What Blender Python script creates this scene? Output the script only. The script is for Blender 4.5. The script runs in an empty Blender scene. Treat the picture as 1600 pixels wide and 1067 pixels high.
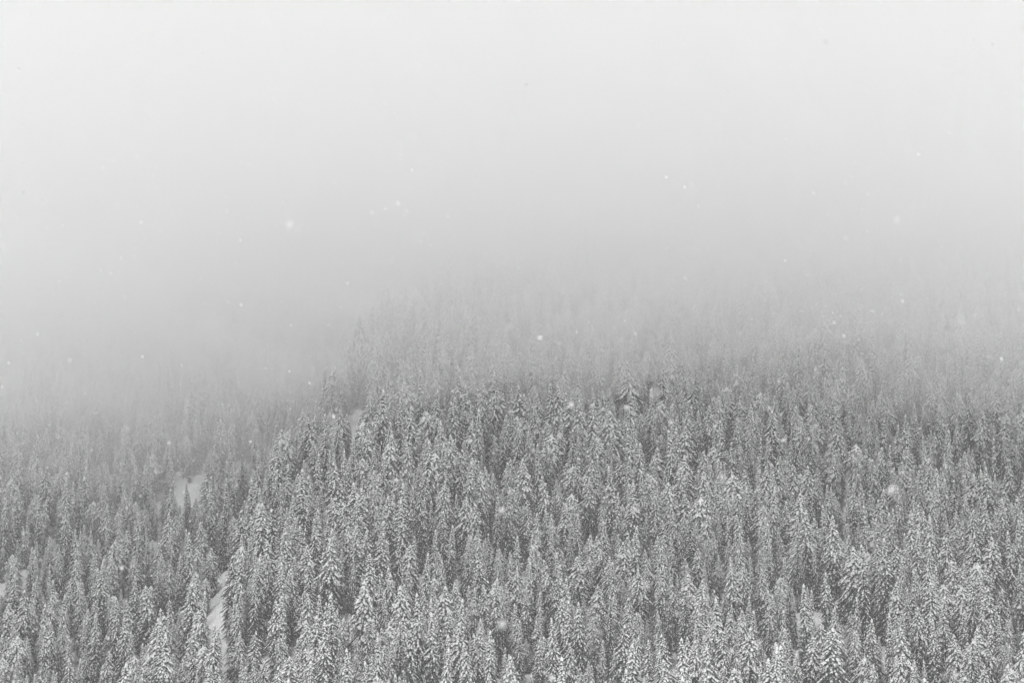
import bpy, math, random
import numpy as np
from mathutils import Vector

R = math.radians
scene = bpy.context.scene
col = scene.collection

# ------------------------------------------------------------------ camera
PITCH = 6.0
FOCAL = 81.2
cam_d = bpy.data.cameras.new('camera')
cam_d.sensor_width = 36.0
cam_d.lens = FOCAL
cam_d.clip_start = 0.3
cam_d.clip_end = 12000.0
cam_d.dof.use_dof = True                 # focused on the hillside: only flakes close by go soft
cam_d.dof.focus_distance = 620.0
cam_d.dof.aperture_fstop = 4.0
cam = bpy.data.objects.new('camera', cam_d)
cam.location = (0.0, 0.0, 0.0)
cam.rotation_euler = (R(90 + PITCH), 0.0, 0.0)
col.objects.link(cam)
scene.camera = cam

# ------------------------------------------------------------------ sky and sun (overcast)
SUN_EL, SUN_AZ = 60.0, 205.0             # behind the camera, high, veiled by cloud
world = bpy.data.worlds.new('World')
scene.world = world
world.use_nodes = True
wn, wl = world.node_tree.nodes, world.node_tree.links
wn.clear()
w_out = wn.new('ShaderNodeOutputWorld')
w_bg = wn.new('ShaderNodeBackground')
w_hsv = wn.new('ShaderNodeHueSaturation')
w_sky = wn.new('ShaderNodeTexSky')
w_sky.sky_type = 'NISHITA'
w_sky.sun_disc = False
w_sky.sun_elevation = R(SUN_EL)
w_sky.sun_rotation = R(SUN_AZ)
w_sky.air_density = 1.0
w_sky.dust_density = 6.0
w_sky.ozone_density = 1.0
w_hsv.inputs['Saturation'].default_value = 0.08     # overcast: the blue is hidden by cloud
wl.new(w_sky.outputs['Color'], w_hsv.inputs['Color'])
wl.new(w_hsv.outputs['Color'], w_bg.inputs['Color'])
w_bg.inputs['Strength'].default_value = 0.103
wl.new(w_bg.outputs['Background'], w_out.inputs['Surface'])

sun_d = bpy.data.lights.new('sun', 'SUN')
sun_d.energy = 1.5
sun_d.angle = R(25)
sun_d.color = (1.0, 0.985, 0.965)
sun = bpy.data.objects.new('sun', sun_d)
# direction towards the sun: azimuth measured from +Y clockwise
az = R(SUN_AZ)
to_sun = Vector((math.sin(az) * math.cos(R(SUN_EL)), math.cos(az) * math.cos(R(SUN_EL)), math.sin(R(SUN_EL))))
sun.rotation_euler = to_sun.to_track_quat('Z', 'Y').to_euler()
sun.location = to_sun * 400
col.objects.link(sun)

vs = scene.view_settings
vs.view_transform = 'Standard'
vs.look = 'None'
vs.gamma = 1.0
vs.use_curve_mapping = False
vs.exposure = 0.0

cy = scene.cycles
cy.max_bounces = 9
cy.diffuse_bounces = 2
cy.glossy_bounces = 1
cy.transmission_bounces = 2
cy.volume_bounces = 8
cy.transparent_max_bounces = 8
cy.use_adaptive_sampling = True
cy.adaptive_threshold = 0.045
cy.adaptive_min_samples = 12
cy.use_denoising = True

# ------------------------------------------------------------------ helpers
def tag(o, label=None, cat=None, group=None, kind=None):
    if label: o['label'] = label
    if cat: o['category'] = cat
    if group: o['group'] = group
    if kind: o['kind'] = kind
    return o

def mesh_from(name, V, F, mat, smooth=False):
    me = bpy.data.meshes.new(name)
    me.from_pydata([tuple(v) for v in V], [], F)
    if smooth:
        me.polygons.foreach_set('use_smooth', [True] * len(me.polygons))
    me.materials.append(mat)
    me.update()
    return me

def smooth01(t):
    t = np.clip(t, 0.0, 1.0)
    return t * t * (3 - 2 * t)

def new_mat(name):
    m = bpy.data.materials.new(name)
    m.use_nodes = True
    return m, m.node_tree.nodes, m.node_tree.links, m.node_tree.nodes['Principled BSDF']

def noise_colour(nodes, links, bsdf, ca, cb, scale, detail=4.0, lo=0.35, hi=0.65, coord='Object'):
    tc = nodes.new('ShaderNodeTexCoord')
    no = nodes.new('ShaderNodeTexNoise')
    no.inputs['Scale'].default_value = scale
    no.inputs['Detail'].default_value = detail
    ra = nodes.new('ShaderNodeValToRGB')
    ra.color_ramp.elements[0].position = lo
    ra.color_ramp.elements[0].color = (*ca, 1)
    ra.color_ramp.elements[1].position = hi
    ra.color_ramp.elements[1].color = (*cb, 1)
    links.new(tc.outputs[coord], no.inputs['Vector'])
    links.new(no.outputs['Fac'], ra.inputs['Fac'])
    links.new(ra.outputs['Color'], bsdf.inputs['Base Color'])
    return tc, no, ra

# ------------------------------------------------------------------ materials
M_ground, n, l, b = new_mat('snow_ground')
tc, no, ra = noise_colour(n, l, b, (0.78, 0.80, 0.80), (0.88, 0.89, 0.89), 0.12)
b.inputs['Roughness'].default_value = 0.75
bp = n.new('ShaderNodeBump'); bp.inputs['Strength'].default_value = 0.25; bp.inputs['Distance'].default_value = 0.35
n2 = n.new('ShaderNodeTexNoise'); n2.inputs['Scale'].default_value = 0.5; n2.inputs['Detail'].default_value = 5
l.new(tc.outputs['Object'], n2.inputs['Vector']); l.new(n2.outputs['Fac'], bp.inputs['Height']); l.new(bp.outputs['Normal'], b.inputs['Normal'])

M_snow, n, l, b = new_mat('branch_snow')
noise_colour(n, l, b, (0.78, 0.80, 0.79), (0.90, 0.91, 0.905), 2.2)
b.inputs['Roughness'].default_value = 0.7

M_needle, n, l, b = new_mat('spruce_needles')
noise_colour(n, l, b, (0.024, 0.032, 0.029), (0.064, 0.077, 0.071), 1.6)
b.inputs['Roughness'].default_value = 0.8

M_bark, n, l, b = new_mat('spruce_bark')
noise_colour(n, l, b, (0.045, 0.040, 0.035), (0.11, 0.10, 0.09), 5.0)
b.inputs['Roughness'].default_value = 0.9

M_flake, n, l, b = new_mat('snowflake')
noise_colour(n, l, b, (0.95, 0.95, 0.95), (0.98, 0.98, 0.98), 60.0)
b.inputs['Roughness'].default_value = 0.8
tr = n.new('ShaderNodeBsdfTranslucent'); tr.inputs['Color'].default_value = (0.95, 0.95, 0.95, 1)
mx = n.new('ShaderNodeMixShader'); mx.inputs['Fac'].default_value = 0.55
l.new(b.outputs['BSDF'], mx.inputs[1]); l.new(tr.outputs['BSDF'], mx.inputs[2])
l.new(mx.outputs['Shader'], n['Material Output'].inputs['Surface'])

def air(name, density, colour):
    m = bpy.data.materials.new(name)
    m.use_nodes = True
    nn, ll = m.node_tree.nodes, m.node_tree.links
    nn.clear()
    o = nn.new('ShaderNodeOutputMaterial')
    v = nn.new('ShaderNodeVolumePrincipled')
    v.inputs['Color'].default_value = (*colour, 1)
    v.inputs['Density'].default_value = density
    v.inputs['Density Attribute'].default_value = ''
    v.inputs['Anisotropy'].default_value = 0.0
    ll.new(v.outputs['Volume'], o.inputs['Volume'])
    return m

# ------------------------------------------------------------------ terrain
def gully_x(y):
    return -74.0 + 0.14 * (y - 540.0)

def waves(x, y):
    return (2.6 * np.sin(x / 31.0 + 0.7 + 0.3 * np.sin(y / 57.0)) * np.cos(y / 44.0 + 1.1)
            + 3.4 * np.sin(x / 73.0 + y / 91.0 + 2.0)
            + 1.1 * np.sin(x / 11.5 + 0.4 * np.sin(y / 17.0)) * np.sin(y / 13.7 + 0.6))

def ground_z(x, y):
    x = np.asarray(x, float); y = np.asarray(y, float)
    hill = -22.0 + 0.42 * (y - 520.0)
    # slope bottom runs out into the valley, the top rounds over a ridge
    low = -95.0
    hill = low + 14.0 * np.logaddexp(0.0, (hill - low) / 14.0)
    top = 400.0
    hill = top - 40.0 * np.logaddexp(0.0, (top - hill) / 40.0)
    d = gully_x(y) - x
    on = smooth01((y - 380) / 80.0)
    hill = hill - on * (13.0 * smooth01((d + 6.0) / 30.0) - 0.045 * np.clip(d - 24, 0, 400))
    hill = hill - on * 5.0 * np.exp(-((d - 8.0) / 9.0) ** 2)
    hill = hill + on * 5.0 * np.exp(-((d + 34.0) / 26.0) ** 2)
    hill = hill + on * waves(x, y)
    # the slope the camera stands on
    near = -1.75 - 0.40 * np.clip(y - 4.0, 0, None) + 0.18 * np.clip(-y, 0, 400) + 0.4 * np.sin(x / 9.0) * smooth01(np.abs(x) / 30.0)
    k = 8.0
    return k * np.logaddexp(near / k, hill / k) - k * np.log(2.0) * np.exp(-np.abs(near - hill) / 30.0) * 0.0

GX = np.concatenate([np.arange(-1800, -420, 60.0), np.arange(-420, 420, 6.0), np.arange(420, 1801, 60.0)])
GY = np.concatenate([np.arange(-800, -40, 40.0), np.arange(-40, 420, 8.0), np.arange(420, 1300, 6.0), np.arange(1300, 2401, 50.0)])
XX, YY = np.meshgrid(GX, GY)
ZZ = ground_z(XX, YY)
nx, ny = len(GX), len(GY)
idx = np.arange(nx * ny).reshape(ny, nx)
quads = np.stack([idx[:-1, :-1], idx[:-1, 1:], idx[1:, 1:], idx[1:, :-1]], -1).reshape(-1, 4)
ground = bpy.data.objects.new('snowy_ground', mesh_from('snowy_ground', np.stack([XX, YY, ZZ], -1).reshape(-1, 3), quads.tolist(), M_ground, True))
tag(ground, 'white snow-covered mountainside under the spruce forest', 'ground', kind='structure')
col.objects.link(ground)

# ------------------------------------------------------------------ spruce variants
class Geo:
    def __init__(self):
        self.V, self.F = [], []
    def add(self, pts, faces):
        o = len(self.V)
        self.V += pts
        self.F += [tuple(o + i for i in f) for f in faces]

# name, height, crown radius, profile shape, sparsity, snow load, look
KINDS = [
    ('slim', 25.2, 2.20, 'cone',   0.06, 1.00, 'tall slim spire-topped'),
    ('column', 22.9, 2.41, 'column', 0.04, 1.10, 'column-shaped thickly snowed'),
    ('broad', 23.5, 3.02, 'cone',   0.05, 1.00, 'broad drooping-boughed'),
    ('ragged', 24.1, 2.36, 'column', 0.24, 0.85, 'ragged gappy'),
    ('needle', 20.5, 1.69, 'cone',   0.10, 1.00, 'needle-thin'),
    ('round', 19.2, 2.66, 'round',  0.03, 1.35, 'round-topped heavily snowed'),
    ('twin', 21.6, 2.36, 'twin',   0.06, 1.05, 'twin-tipped'),
    ('bent', 22.2, 2.15, 'column', 0.12, 1.00, 'bent-tipped'),
    ('dark', 24.6, 2.56, 'cone',   0.08, 0.62, 'dark lightly snowed'),
    ('bush', 21.0, 2.81, 'column', 0.05, 1.20, 'bushy thick-crowned'),
    ('spire', 26.5, 2.46, 'spire',  0.07, 0.95, 'very tall long-spired'),
    ('young', 13.2, 1.64, 'cone',   0.04, 1.25, 'short young snow-capped'),
]

def profile(kind, u):
    if kind == 'cone':
        return u ** 0.72 * (1.0 - 0.10 * u * u)
    if kind == 'column':
        return min(1.0, (u / 0.34) ** 0.75) * (1.0 - 0.14 * u * u)
    if kind == 'round':
        return min(1.0, (u / 0.20) ** 0.55) * (1.0 - 0.12 * u * u)
    if kind == 'spire':
        return 0.55 * min(1.0, (u / 0.30) ** 0.8) if u < 0.30 else 0.55 + 0.45 * min(1.0, (u - 0.30) / 0.30)
    return min(1.0, (u / 0.38) ** 0.8) * (1.0 - 0.10 * u * u)

def smooth_f(t):
    t = max(0.0, min(1.0, t))
    return t * t * (3 - 2 * t)

def build_variant(k, spec):
    name, H, RAD, shape, sparse, load, look = spec
    rg = random.Random(100 + k * 17)
    trunk, crown, snow = Geo(), Geo(), Geo()
    bend_a = rg.uniform(0, 2 * math.pi)
    bend = {'bent': 1.0, 'ragged': 0.45}.get(name, rg.uniform(0.05, 0.3))

    def axis(z, stem):
        t = max(0.0, z / H)
        bx = bend * t ** 4 * math.cos(bend_a); by = bend * t ** 4 * math.sin(bend_a)
        if stem is not None and t > 0.62:
            s = (t - 0.62) / 0.38
            bx += stem * 0.62 * min(1.0, s * 2.2)
        return bx, by

    def stem_tube(stem, z0, z1, r0):
        rings, seg = 8, 7
        pts, fs = [], []
        for i in range(rings):
            z = z0 + (z1 - z0) * i / (rings - 1)
            r = max(0.015, r0 * (1 - i / (rings - 1)) ** 0.85)
            cx, cy_ = axis(z, stem)
            flare = 1.35 if (i == 0 and z0 < 0) else 1.0
            for j in range(seg):
                a = 2 * math.pi * j / seg
                pts.append((cx + r * flare * math.cos(a), cy_ + r * flare * math.sin(a), z))
        for i in range(rings - 1):
            for j in range(seg):
                a, b_ = i * seg + j, i * seg + (j + 1) % seg
                fs.append((a, b_, b_ + seg, a + seg))
        trunk.add(pts, fs)

    def bough(cx, cy_, z, a, L, droop, w, snowy):
        ca, sa = math.cos(a), math.sin(a)
        curve = rg.uniform(0.15, 0.75)
        side = rg.uniform(-0.45, 0.45)
        def sp(t, off=0.0, dz=0.0):
            r = L * t * (1.0 - 0.12 * t)
            s = off + side * L * t * t * 0.5
            zz = z - L * (droop * t + curve * t * t * 0.6) + dz
            return (cx + ca * r - sa * s, cy_ + sa * r + ca * s, zz)
        nseg = 4
        prev = None
        # needle body: a hanging keel with two side fringes, uneven along its length
        pts, fs = [], []
        for i in range(nseg + 1):
            t = i / nseg
            ww = w * (0.55 + 0.75 * math.sin(math.pi * min(1, t * 0.85 + 0.12))) * rg.uniform(0.75, 1.2) * (0.25 if i == nseg else 1)
            hang = w * rg.uniform(0.5, 1.0) * (0.3 if i == nseg else 1)
            pts += [sp(t, 0, 0.02), sp(t, -ww, -0.35 * ww - rg.uniform(0, .12)), sp(t, ww, -0.35 * ww - rg.uniform(0, .12)), sp(t, 0, -hang)]
        for i in range(nseg):
            a0, b0 = i * 4, i * 4 + 4
            fs += [(a0, a0 + 1, b0 + 1, b0), (a0, b0, b0 + 2, a0 + 2), (a0 + 1, a0 + 3, b0 + 3, b0 + 1), (a0 + 2, b0 + 2, b0 + 3, a0 + 3)]
        crown.add(pts, fs)
        # twigs along both sides
        nt = max(2, int(L / 0.42))
        for i in range(nt):
            for sgn in (-1, 1):
                if rg.random() < 0.15:
                    continue
                t = (i + rg.uniform(0.3, 0.9)) / nt
                tl = w * rg.uniform(1.0, 1.9) * (1.0 - 0.4 * t)
                t2 = min(1.15, t + tl * 0.55 / L)
                p0, p1 = sp(t - 0.05), sp(min(1.0, t + 0.08))
                tip = sp(t2, sgn * tl, -tl * rg.uniform(0.35, 0.95))
                mid = sp((t + t2) / 2 + 0.04, sgn * tl * 0.75, -tl * 0.62)
                crown.add([p0, p1, tip, mid], [(0, 1, 2), (0, 2, 3)])
                if rg.random() < 0.78 * snowy:
                    d = 0.07
                    m0 = sp((t + t2) / 2, sgn * tl * 0.25, -tl * 0.10 + d)
                    m1 = sp((t + t2) / 2 + 0.10, sgn * tl * 0.55, -tl * 0.30 + d)
                    m2 = sp(t2, sgn * tl * 0.95, -tl * 0.55 + d)
                    m3 = sp((t + t2) / 2 - 0.06, sgn * tl * 0.60, -tl * 0.42 + d)
                    snow.add([m0, m1, m2, m3], [(0, 1, 2), (0, 2, 3)])
        # snow lying along the bough in lumps of uneven length, with bare needles between
        t = rg.uniform(0.0, 0.25)
        while t < 0.9:
            run = rg.uniform(0.22, 0.50) / max(0.8, L) * (0.8 + 0.5 * snowy)
            if rg.random() < 0.45 + 0.48 * snowy:
                t_end = min(1.05, t + run)
                pts, fs = [], []
                ns = 3
                off = rg.uniform(-0.09, 0.09)
                for i in range(ns + 1):
                    tt = t + (t_end - t) * i / ns
                    e = 0.35 if i in (0, ns) else 1.0
                    ww = w * (0.30 + 0.52 * snowy) * rg.uniform(0.6, 1.25) * e
                    hh = 0.08 + 0.19 * snowy * rg.uniform(0.4, 1.1) * e
                    pts += [sp(tt, -ww + off, -0.20 * ww + 0.03), sp(tt, -0.45 * ww + off, hh * 0.85), sp(tt, 0.45 * ww + off, hh), sp(tt, ww + off, -0.20 * ww + 0.03)]
                for i in range(ns):
                    a0, b0 = i * 4, i * 4 + 4
                    fs += [(a0, a0 + 1, b0 + 1, b0), (a0 + 1, a0 + 2, b0 + 2, b0 + 1), (a0 + 2, a0 + 3, b0 + 3, b0 + 2)]
                fs.append((0, 3, 2, 1)); e = ns * 4; fs.append((e, e + 1, e + 2, e + 3))
                snow.add(pts, fs)
            t += run + rg.uniform(0.02, 0.14)

    def cap(cx, cy_, z, r, h):
        pts = [(cx, cy_, z + h)]
        for i in range(6):
            a = i * math.pi / 3
            q = r * rg.uniform(0.75, 1.2)
            pts.append((cx + q * 0.7 * math.cos(a), cy_ + q * 0.7 * math.sin(a), z + h * 0.45))
        for i in range(6):
            a = i * math.pi / 3
            pts.append((cx + r * math.cos(a), cy_ + r * math.sin(a), z - h * 0.2))
        fs = []
        for i in range(6):
            j = (i + 1) % 6
            fs += [(0, 1 + i, 1 + j), (1 + i, 7 + i, 7 + j, 1 + j)]
        snow.add(pts, fs)

    stems = [None] if shape != 'twin' else [-1.0, 1.0]
    stem_tube(stems[0], -1.2, H * 0.985, 0.012 * H + 0.06)
    if shape == 'twin':
        stem_tube(1.0, H * 0.60, H * 0.93, 0.09)
    for si, stem in enumerate(stems):
        Ht = H if si == 0 else H * 0.93
        z = Ht - 0.25
        zmin = H * 0.07 if si == 0 else H * 0.60
        while z > zmin:
            u = (Ht - z) / Ht
            L0 = 0.16 + RAD * profile(shape, u) * (0.72 if (shape == 'twin' and u < 0.38) else 1.0)
            L0 *= rg.uniform(0.82, 1.14)
            nb = int(3 + 4.6 * min(2.0, L0 / 1.4))
            a0 = rg.uniform(0, 6.28)
            for j in range(nb):
                if rg.random() < sparse:
                    continue
                a = a0 + 2 * math.pi * (j + rg.uniform(-0.28, 0.28)) / nb
                L = L0 * rg.uniform(0.66, 1.16)
                if rg.random() < 0.06:
                    L *= 1.28
                droop = 0.22 + 0.52 * min(1.0, u * 2.1) + rg.uniform(-0.22, 0.28)
                cx, cy_ = axis(z, stem)
                w = 0.115 + 0.10 * min(1.0, L / 1.9)
                shelter_shade = 1.38 - 1.02 * smooth_f((u - 0.16) / 0.46)      # sheltered lower boughs hold less snow, thinned further to imitate shade in the crown
                bough(cx, cy_, z + rg.uniform(-0.18, 0.18), a, L, droop, w, load * shelter_shade * rg.uniform(0.7, 1.15))
            z -= 0.30 + 0.26 * min(1.0, u * 3.0) + rg.uniform(0, 0.12)
        cx, cy_ = axis(Ht, stem)
        cap(cx, cy_, Ht - 0.22, 0.13 + 0.10 * load, 0.5 + 0.25 * load)
        # leader twig
        crown.add([(cx - .06, cy_, Ht - .5), (cx + .06, cy_, Ht - .5), (cx, cy_ + .06, Ht - .5), (cx, cy_, Ht + .1)], [(0, 1, 3), (1, 2, 3), (2, 0, 3)])
    if shape == 'round':
        cx, cy_ = axis(H, None)
        cap(cx + .25, cy_ - .2, H - 0.9, 0.5, 0.55)
        cap(cx - .3, cy_ + .1, H - 1.2, 0.5, 0.5)
    return (mesh_from('spruce_trunk', trunk.V, trunk.F, M_bark, True),
            mesh_from('spruce_crown', crown.V, crown.F, M_needle),
            mesh_from('spruce_snow', snow.V, snow.F, M_snow, False))

VAR = [build_variant(k, s) for k, s in enumerate(KINDS)]

# ------------------------------------------------------------------ where the trees stand
# open snow in the forest: (x, y, half width, half length, lean) metres, long down the fall line
CLEAR = [
    (-67.6, 530.0, 2.7, 22.0, -0.12),
    (-71.2, 566.0, 2.3, 15.0, -0.10),
    (-91.0, 642.0, 3.5, 14.0, -0.10),
    (-84.4, 630.0, 2.6, 14.0, -0.10),
    (-43.3, 651.0, 3.9, 30.0, -0.06),
    (-97.0, 603.0, 3.6, 9.0, -0.12),
    (-91.0, 602.0, 3.0, 8.0, -0.12),
    (-100.0, 677.0, 2.6, 11.0, -0.12),
    (-116.0, 655.0, 2.4, 9.0, -0.15),
    (-75.0, 588.0, 1.8, 10.0, -0.12),
]
rng = np.random.default_rng(11)

def scatter():
    out = []
    step = 3.9
    for y in np.arange(462.0, 1330.0, step):
        half = y * 0.2217 + 42
        xs = np.arange(-half, half, step)
        xs = xs + rng.uniform(-0.46, 0.46, len(xs)) * step
        ys = y + rng.uniform(-0.46, 0.46, len(xs)) * step
        clump = (np.sin(xs / 11.0 + 1.3 * np.sin(ys / 23.0)) * np.sin(ys / 17.0 + 0.8 + 0.7 * np.sin(xs / 29.0)) + 0.7 * np.sin(xs / 4.6 + ys / 9.1 + 1.5 * np.sin(ys / 31.0)))
        keep = rng.random(len(xs)) < 0.74 + 0.32 * clump
        for cx, cyy, hw, hl, lean in CLEAR:
            dx = (xs - cx - lean * (ys - cyy)) / hw
            dy = (ys - cyy) / hl
            keep &= ~((dx * dx + dy * dy) < 1.0)
        out.append(np.stack([xs[keep], ys[keep]], 1))
    return np.concatenate(out)

P = np.concatenate([scatter(), [(-109.0, 548.0), (-106.5, 553.5), (-112.0, 541.0), (-110.5, 558.0), (-104.5, 545.0)]])
N = len(P)
PZ = ground_z(P[:, 0], P[:, 1])
weights = np.array([1.3, 1.2, 1.0, 0.9, 1.0, 0.7, 0.45, 0.7, 0.9, 1.0, 0.9, 0.9])
VARI = rng.choice(len(KINDS), N, p=weights / weights.sum())
SC = np.clip(rng.normal(0.68, 0.15, N), 0.28, 1.02)
# stands of taller and shorter trees
SC *= 1.0 + 0.12 * np.sin(P[:, 0] / 27.0 + 0.6) * np.sin(P[:, 1] / 33.0 + 1.0)
SC *= np.where(P[:, 0] < gully_x(P[:, 1]), 0.86, 1.0)
SXY = SC * rng.uniform(1.25, 1.62, N)
ROT = rng.uniform(0, 2 * math.pi, N)
LEAN = rng.normal(0.0, R(1.6), (N, 2))
HEI = np.array([k[1] for k in KINDS])[VARI] * SC
RADI = np.array([k[2] for k in KINDS])[VARI] * SXY

# which of them show largest: a coarse front-to-back pass over the silhouettes
PW, PH = 1024, 682
FPX = PW * FOCAL / 36.0
cp, sp_ = math.cos(R(PITCH)), math.sin(R(PITCH))
def project(x, y, z):
    depth = y * cp + z * sp_
    up = -y * sp_ + z * cp
    return PW / 2 + FPX * x / depth, PH / 2 - FPX * up / depth

tip_x, tip_y = project(P[:, 0], P[:, 1], PZ + HEI)
bas_x, bas_y = project(P[:, 0], P[:, 1], PZ)
halfw = FPX * RADI / P[:, 1]
shown = np.zeros(N)
tip_free = np.zeros(N, bool)
occ = np.zeros((PH, PW), bool)
for i in np.argsort(P[:, 1]):
    if P[i, 1] > 760: break
    y0, y1 = int(max(0, tip_y[i])), int(min(PH, bas_y[i]))
    x0, x1 = int(max(0, tip_x[i] - halfw[i])), int(min(PW, tip_x[i] + halfw[i] + 1))
    if y1 - y0 < 2 or x1 - x0 < 1: continue
    yy = np.arange(y0, y1)[:, None]; xx = np.arange(x0, x1)[None, :]
    u = (yy - tip_y[i]) / (bas_y[i] - tip_y[i])
    m = np.abs(xx - tip_x[i]) < halfw[i] * 0.85 * np.clip(u / 0.35, 0.08, 1.0)
    sub = occ[y0:y1, x0:x1]
    vis = m & ~sub
    shown[i] = vis.sum()
    tip_free[i] = vis[: max(2, (y1 - y0) // 8)].any()
    sub |= m
score = shown * np.where(tip_free, 1.0, 0.25) * ((tip_x > 3) & (tip_x < PW - 3) & (tip_y < PH - 4))
INDIV = np.argsort(-score)[:300]
INDIV = INDIV[np.argsort(P[INDIV, 1])]
is_ind = np.zeros(N, bool); is_ind[INDIV] = True

ONES = 'zero one two three four five six seven eight nine ten eleven twelve thirteen fourteen fifteen sixteen seventeen eighteen nineteen'.split()
TENS = '- - twenty thirty forty fifty sixty seventy eighty ninety'.split()
def spell(v):
    v = int(max(0, min(99, v)))
    if v < 20: return ONES[v]
    return TENS[v // 10] + ('' if v % 10 == 0 else '-' + ONES[v % 10])

used = set()
def tree_label(i):
    look = KINDS[VARI[i]][6]
    px, py = tip_x[i] / PW * 100, tip_y[i] / PH * 100
    for size in ('', 'smallish ', 'tallish ', 'neighbouring '):
        s = f'{size}{look} spruce, tip {spell(round(px))} percent across, {spell(round(py))} percent down the picture'
        if s not in used:
            used.add(s)
            return s
    return s

first = {}
def place_tree(i):
    t = bpy.data.objects.new('spruce_tree', None)
    t.empty_display_size = 1.0
    t.location = (P[i, 0], P[i, 1], PZ[i])
    t.rotation_euler = (LEAN[i, 0], LEAN[i, 1], ROT[i])
    t.scale = (SXY[i], SXY[i], SC[i])
    tag(t, tree_label(i), 'tree', 'snowy spruces on the mountainside')
    col.objects.link(t)
    v = VARI[i]
    if v not in first:
        tr_ = bpy.data.objects.new('trunk', VAR[v][0])
        cr = bpy.data.objects.new('crown', VAR[v][1])
        sn = bpy.data.objects.new('branch_snow', VAR[v][2])
        first[v] = (tr_, cr, sn)
    else:
        tr_, cr, sn = (o.copy() for o in first[v])
    tr_.parent = t; cr.parent = t; sn.parent = cr
    sn['kind'] = 'stuff'
    for o in (tr_, cr, sn):
        col.objects.link(o)

for i in INDIV:
    place_tree(int(i))

# ------------------------------------------------------------------ the rest of the wood: one mass
rest = np.where(~is_ind)[0]
me = bpy.data.meshes.new('distant_forest')
me.from_pydata([(P[i, 0], P[i, 1], PZ[i]) for i in rest], [], [])
at = me.attributes.new('kind_index', 'INT', 'POINT'); at.data.foreach_set('value', VARI[rest].astype(np.int32))
at = me.attributes.new('turn', 'FLOAT_VECTOR', 'POINT')
at.data.foreach_set('vector', np.stack([LEAN[rest, 0], LEAN[rest, 1], ROT[rest]], 1).astype(np.float32).ravel())
at = me.attributes.new('size', 'FLOAT_VECTOR', 'POINT')
at.data.foreach_set('vector', np.stack([SXY[rest], SXY[rest], SC[rest]], 1).astype(np.float32).ravel())
forest = bpy.data.objects.new('distant_forest', me)
tag(forest, 'mass of snowy spruces rising up the slope into the fog', 'forest', kind='stuff')
col.objects.link(forest)

ng = bpy.data.node_groups.new('forest_nodes', 'GeometryNodeTree')
ng.interface.new_socket('Geometry', in_out='INPUT', socket_type='NodeSocketGeometry')
ng.interface.new_socket('Geometry', in_out='OUTPUT', socket_type='NodeSocketGeometry')
gi = ng.nodes.new('NodeGroupInput'); go = ng.nodes.new('NodeGroupOutput')
iop = ng.nodes.new('GeometryNodeInstanceOnPoints')
allj = ng.nodes.new('GeometryNodeJoinGeometry')
for v in reversed(range(len(KINDS))):
    if v not in first: continue
    j = ng.nodes.new('GeometryNodeJoinGeometry')
    for o in first[v]:
        oi = ng.nodes.new('GeometryNodeObjectInfo')
        oi.transform_space = 'ORIGINAL'
        oi.inputs['Object'].default_value = o
        oi.inputs['As Instance'].default_value = False
        ng.links.new(oi.outputs['Geometry'], j.inputs[0])
    g2i = ng.nodes.new('GeometryNodeGeometryToInstance')
    ng.links.new(j.outputs[0], g2i.inputs[0])
    ng.links.new(g2i.outputs[0], allj.inputs[0])
def named(nm, typ):
    a = ng.nodes.new('GeometryNodeInputNamedAttribute')
    a.data_type = typ
    a.inputs['Name'].default_value = nm
    return [s for s in a.outputs if s.enabled and s.name == 'Attribute'][0]
ng.links.new(gi.outputs[0], iop.inputs['Points'])
ng.links.new(allj.outputs[0], iop.inputs['Instance'])
iop.inputs['Pick Instance'].default_value = True
ng.links.new(named('kind_index', 'INT'), iop.inputs['Instance Index'])
ng.links.new(named('turn', 'FLOAT_VECTOR'), iop.inputs['Rotation'])
ng.links.new(named('size', 'FLOAT_VECTOR'), iop.inputs['Scale'])
ng.links.new(iop.outputs[0], go.inputs[0])
md = forest.modifiers.new('forest', 'NODES')
md.node_group = ng

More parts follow.
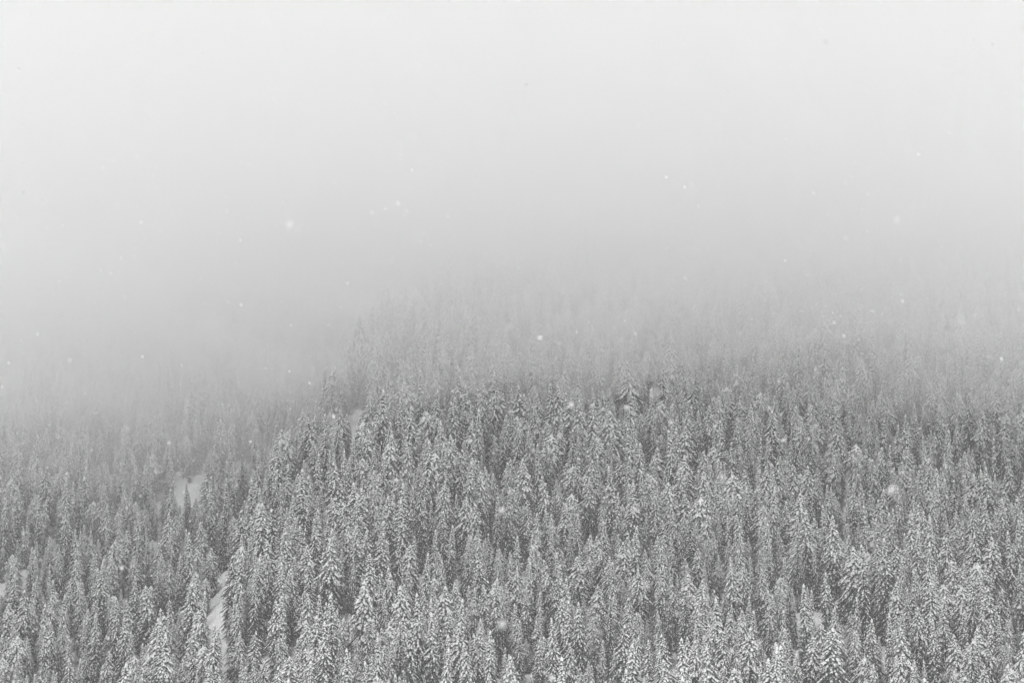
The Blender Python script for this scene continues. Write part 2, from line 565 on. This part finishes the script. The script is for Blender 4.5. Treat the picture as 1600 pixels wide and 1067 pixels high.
# ------------------------------------------------------------------ falling snow
def falling_snow():
    r = np.random.default_rng(5)
    n_try = 26000                        # even density through the air, about one flake to the cubic metre
    yy = np.linspace(3.5, 60.0, 600)
    cdf = np.cumsum((0.5 * yy + 6.0) * (0.36 * yy + 4.0))
    y = np.interp(r.random(n_try), cdf / cdf[-1], yy)
    x = r.uniform(-1, 1, n_try) * (0.25 * y + 3.0)
    z = r.uniform(-1, 1, n_try) * (0.18 * y + 2.0) + 0.105 * y
    ok = z > ground_z(x, y) + 0.1
    x, y, z = x[ok], y[ok], z[ok]
    n_ = len(x)
    rad = np.clip(0.0072 * np.exp(r.normal(0, 0.40, n_)), 0.003, 0.0125)
    # each flake is two thin crystal plates grown through one another
    ang = np.arange(6) * math.pi / 3
    hexa = np.stack([np.cos(ang), np.sin(ang), np.zeros(6)], -1)
    hexb = np.stack([np.cos(ang), np.zeros(6), np.sin(ang)], -1)
    plate = np.concatenate([hexa, hexb])
    V = plate[None] * r.uniform(0.6, 1.3, (n_, 12, 1)) * rad[:, None, None]
    a = r.uniform(0, 6.28, n_); c, s_ = np.cos(a)[:, None], np.sin(a)[:, None]
    V = np.stack([V[..., 0] * c - V[..., 2] * s_, V[..., 1], V[..., 0] * s_ + V[..., 2] * c], -1)
    a = r.uniform(0, 6.28, n_); c, s_ = np.cos(a)[:, None], np.sin(a)[:, None]
    V = np.stack([V[..., 0] * c - V[..., 1] * s_, V[..., 0] * s_ + V[..., 1] * c, V[..., 2]], -1)
    V = V + np.stack([x, y, z], -1)[:, None]
    F = np.array([[0, 1, 2, 3, 4, 5], [6, 7, 8, 9, 10, 11]])[None] + 12 * np.arange(n_)[:, None, None]
    o = bpy.data.objects.new('falling_snow', mesh_from('falling_snow', V.reshape(-1, 3), F.reshape(-1, 6).tolist(), M_flake))
    tag(o, 'small white snowflakes drifting down through the air', 'snow', kind='stuff')
    col.objects.link(o)
falling_snow()

# ------------------------------------------------------------------ the air: thin haze everywhere, low cloud lying on the upper slope
def box_mesh(name, lo, hi, mat):
    x0, y0, z0 = lo; x1, y1, z1 = hi
    V = [(x0, y0, z0), (x1, y0, z0), (x1, y1, z0), (x0, y1, z0), (x0, y0, z1), (x1, y0, z1), (x1, y1, z1), (x0, y1, z1)]
    F = [(0, 3, 2, 1), (4, 5, 6, 7), (0, 1, 5, 4), (1, 2, 6, 5), (2, 3, 7, 6), (3, 0, 4, 7)]
    return mesh_from(name, V, F, mat)

haze = bpy.data.objects.new('haze', box_mesh('haze', (-1900, -900, float(ZZ.min()) - 1.0), (1900, 2500, 500.0), air('haze_air', 0.00024, (0.97, 0.98, 0.975))))
tag(haze, 'thin pale winter haze over the whole valley', 'haze', kind='stuff')
col.objects.link(haze)

def cloud_base(x, y):
    # high in front, sagging where it meets the mountain, lower still over the gully
    left = smooth01((-8.0 - x) / 95.0)
    b_ = 32.5 + 0.20 * np.clip(720.0 - y, 0, 420)
    b_ = b_ - left * 37.0 * smooth01((y - 480.0) / 200.0)
    near = smooth01((y - 420.0) / 200.0)
    b_ = b_ + near * 7.0 * np.sin(x / 41.0 + 0.9 * np.sin(y / 47.0)) * np.sin(y / 52.0 + 0.5)
    b_ = b_ + near * 5.0 * np.sin(x / 15.0 + y / 29.0) * np.sin(y / 21.0 + 1.9 + x / 60.0)
    b_ = b_ + near * 2.5 * np.sin(x / 7.0 + 1.5 * np.sin(y / 11.0)) * np.sin(y / 9.0)
    b_ = b_ + 5.0 * np.sin(x / 92.0 + 1.2) + near * 4.0 * np.sin(x / 26.0 + y / 120.0 + 0.4)
    far = smooth01((np.abs(x) - 400) / 120.0)
    return b_ * (1 - far) + (46.0 + 0.20 * np.clip(720.0 - y, 0, 420)) * far

CX = np.arange(-520, 521, 10.0); CY = np.arange(380, 1651, 10.0)
CXX, CYY = np.meshgrid(CX, CY)
CZ = cloud_base(CXX, CYY)
# the bank's top climbs with the mountain; its rim rounds off where top and base meet
edge = np.minimum.reduce([(520 - np.abs(CXX)) / 120.0, (CYY - 380) / 60.0, (1650 - CYY) / 120.0])
CT = np.maximum(170.0, 0.27 * CYY + 45.0) + 9.0 * np.sin(CXX / 83.0 + 0.4) * np.sin(CYY / 71.0)
CT = CZ + (CT - CZ) * np.sqrt(np.clip(edge, 0.0, 1.0))
cn, cm = len(CX), len(CY)
ci = np.arange(cn * cm).reshape(cm, cn)
low_q = np.stack([ci[:-1, :-1], ci[1:, :-1], ci[1:, 1:], ci[:-1, 1:]], -1).reshape(-1, 4)
on_rim = np.zeros((cm, cn), bool); on_rim[0] = on_rim[-1] = True; on_rim[:, 0] = on_rim[:, -1] = True
up = np.where(on_rim, ci, 0)
up[~on_rim] = cn * cm + np.arange((~on_rim).sum())
top_q = np.stack([up[:-1, :-1], up[:-1, 1:], up[1:, 1:], up[1:, :-1]], -1).reshape(-1, 4)
V = np.concatenate([np.stack([CXX, CYY, CZ], -1).reshape(-1, 3), np.stack([CXX, CYY, CT], -1)[~on_rim]])
F = np.concatenate([low_q, top_q]).tolist()
cloud = bpy.data.objects.new('low_cloud', mesh_from('low_cloud', V, F, air('cloud_air', 0.0076, (0.996, 0.999, 0.998))))
tag(cloud, 'pale low cloud swallowing the upper forested slope', 'cloud', kind='stuff')
col.objects.link(cloud)

# a denser bank of fog pouring down the gully beyond the spur
def fog_bank(cx, cy_, cz, rx, ry, rz, density, seed, name, label):
    nu, nv = 64, 36
    V = [(cx, cy_, cz - rz)]
    for j in range(1, nv):
        th = math.pi * j / nv - math.pi / 2
        for i in range(nu):
            ph = 2 * math.pi * i / nu
            ux, uy, uz = math.cos(th) * math.cos(ph), math.cos(th) * math.sin(ph), math.sin(th)
            k = (1.0 + 0.13 * math.sin(3.1 * ux * 2 + 2.3 * uz * 2 + seed) * math.sin(2.7 * uy * 2 + seed * 1.7)
                 + 0.06 * math.sin(9.0 * ux + seed) * math.sin(8.0 * uz + 7.0 * uy) + 0.03 * math.sin(19.0 * ux + 5 * uy) * math.sin(17.0 * uz))
            V.append((cx + rx * ux * k, cy_ + ry * uy * k, cz + rz * uz * k))
    V.append((cx, cy_, cz + rz))
    F = []
    for i in range(nu):
        i2 = (i + 1) % nu
        F.append((0, 1 + i2, 1 + i))
        for j in range(nv - 2):
            a0 = 1 + j * nu
            F.append((a0 + i, a0 + i2, a0 + nu + i2, a0 + nu + i))
        a0 = 1 + (nv - 2) * nu
        F.append((a0 + i, a0 + i2, len(V) - 1))
    o = bpy.data.objects.new(name, mesh_from(name, V, F, air('fog_bank_air', density, (0.985, 0.99, 0.988))))
    tag(o, label, 'fog', kind='stuff')
    col.objects.link(o)
fog_bank(-178.0, 800.0, 66.0, 142.0, 168.0, 58.0, 0.0060, 1.4, 'fog_bank', 'pale fog bank filling the gully beyond the forested spur')
fog_bank(-119.0, 682.0, 51.0, 17.0, 20.0, 10.0, 0.012, 0.3, 'fog_wisp', 'pale fog wisp hanging low over the slope above the snowy clearing')
fog_bank(-62.0, 690.0, 62.0, 24.0, 24.0, 9.0, 0.009, 2.6, 'fog_wisp', 'torn fog wisp where the gully meets the forested spur')
fog_bank(-150.0, 612.0, 26.0, 92.0, 70.0, 36.0, 0.0016, 4.1, 'fog_veil', 'thin mist veiling the lower forest beyond the snowy gully')
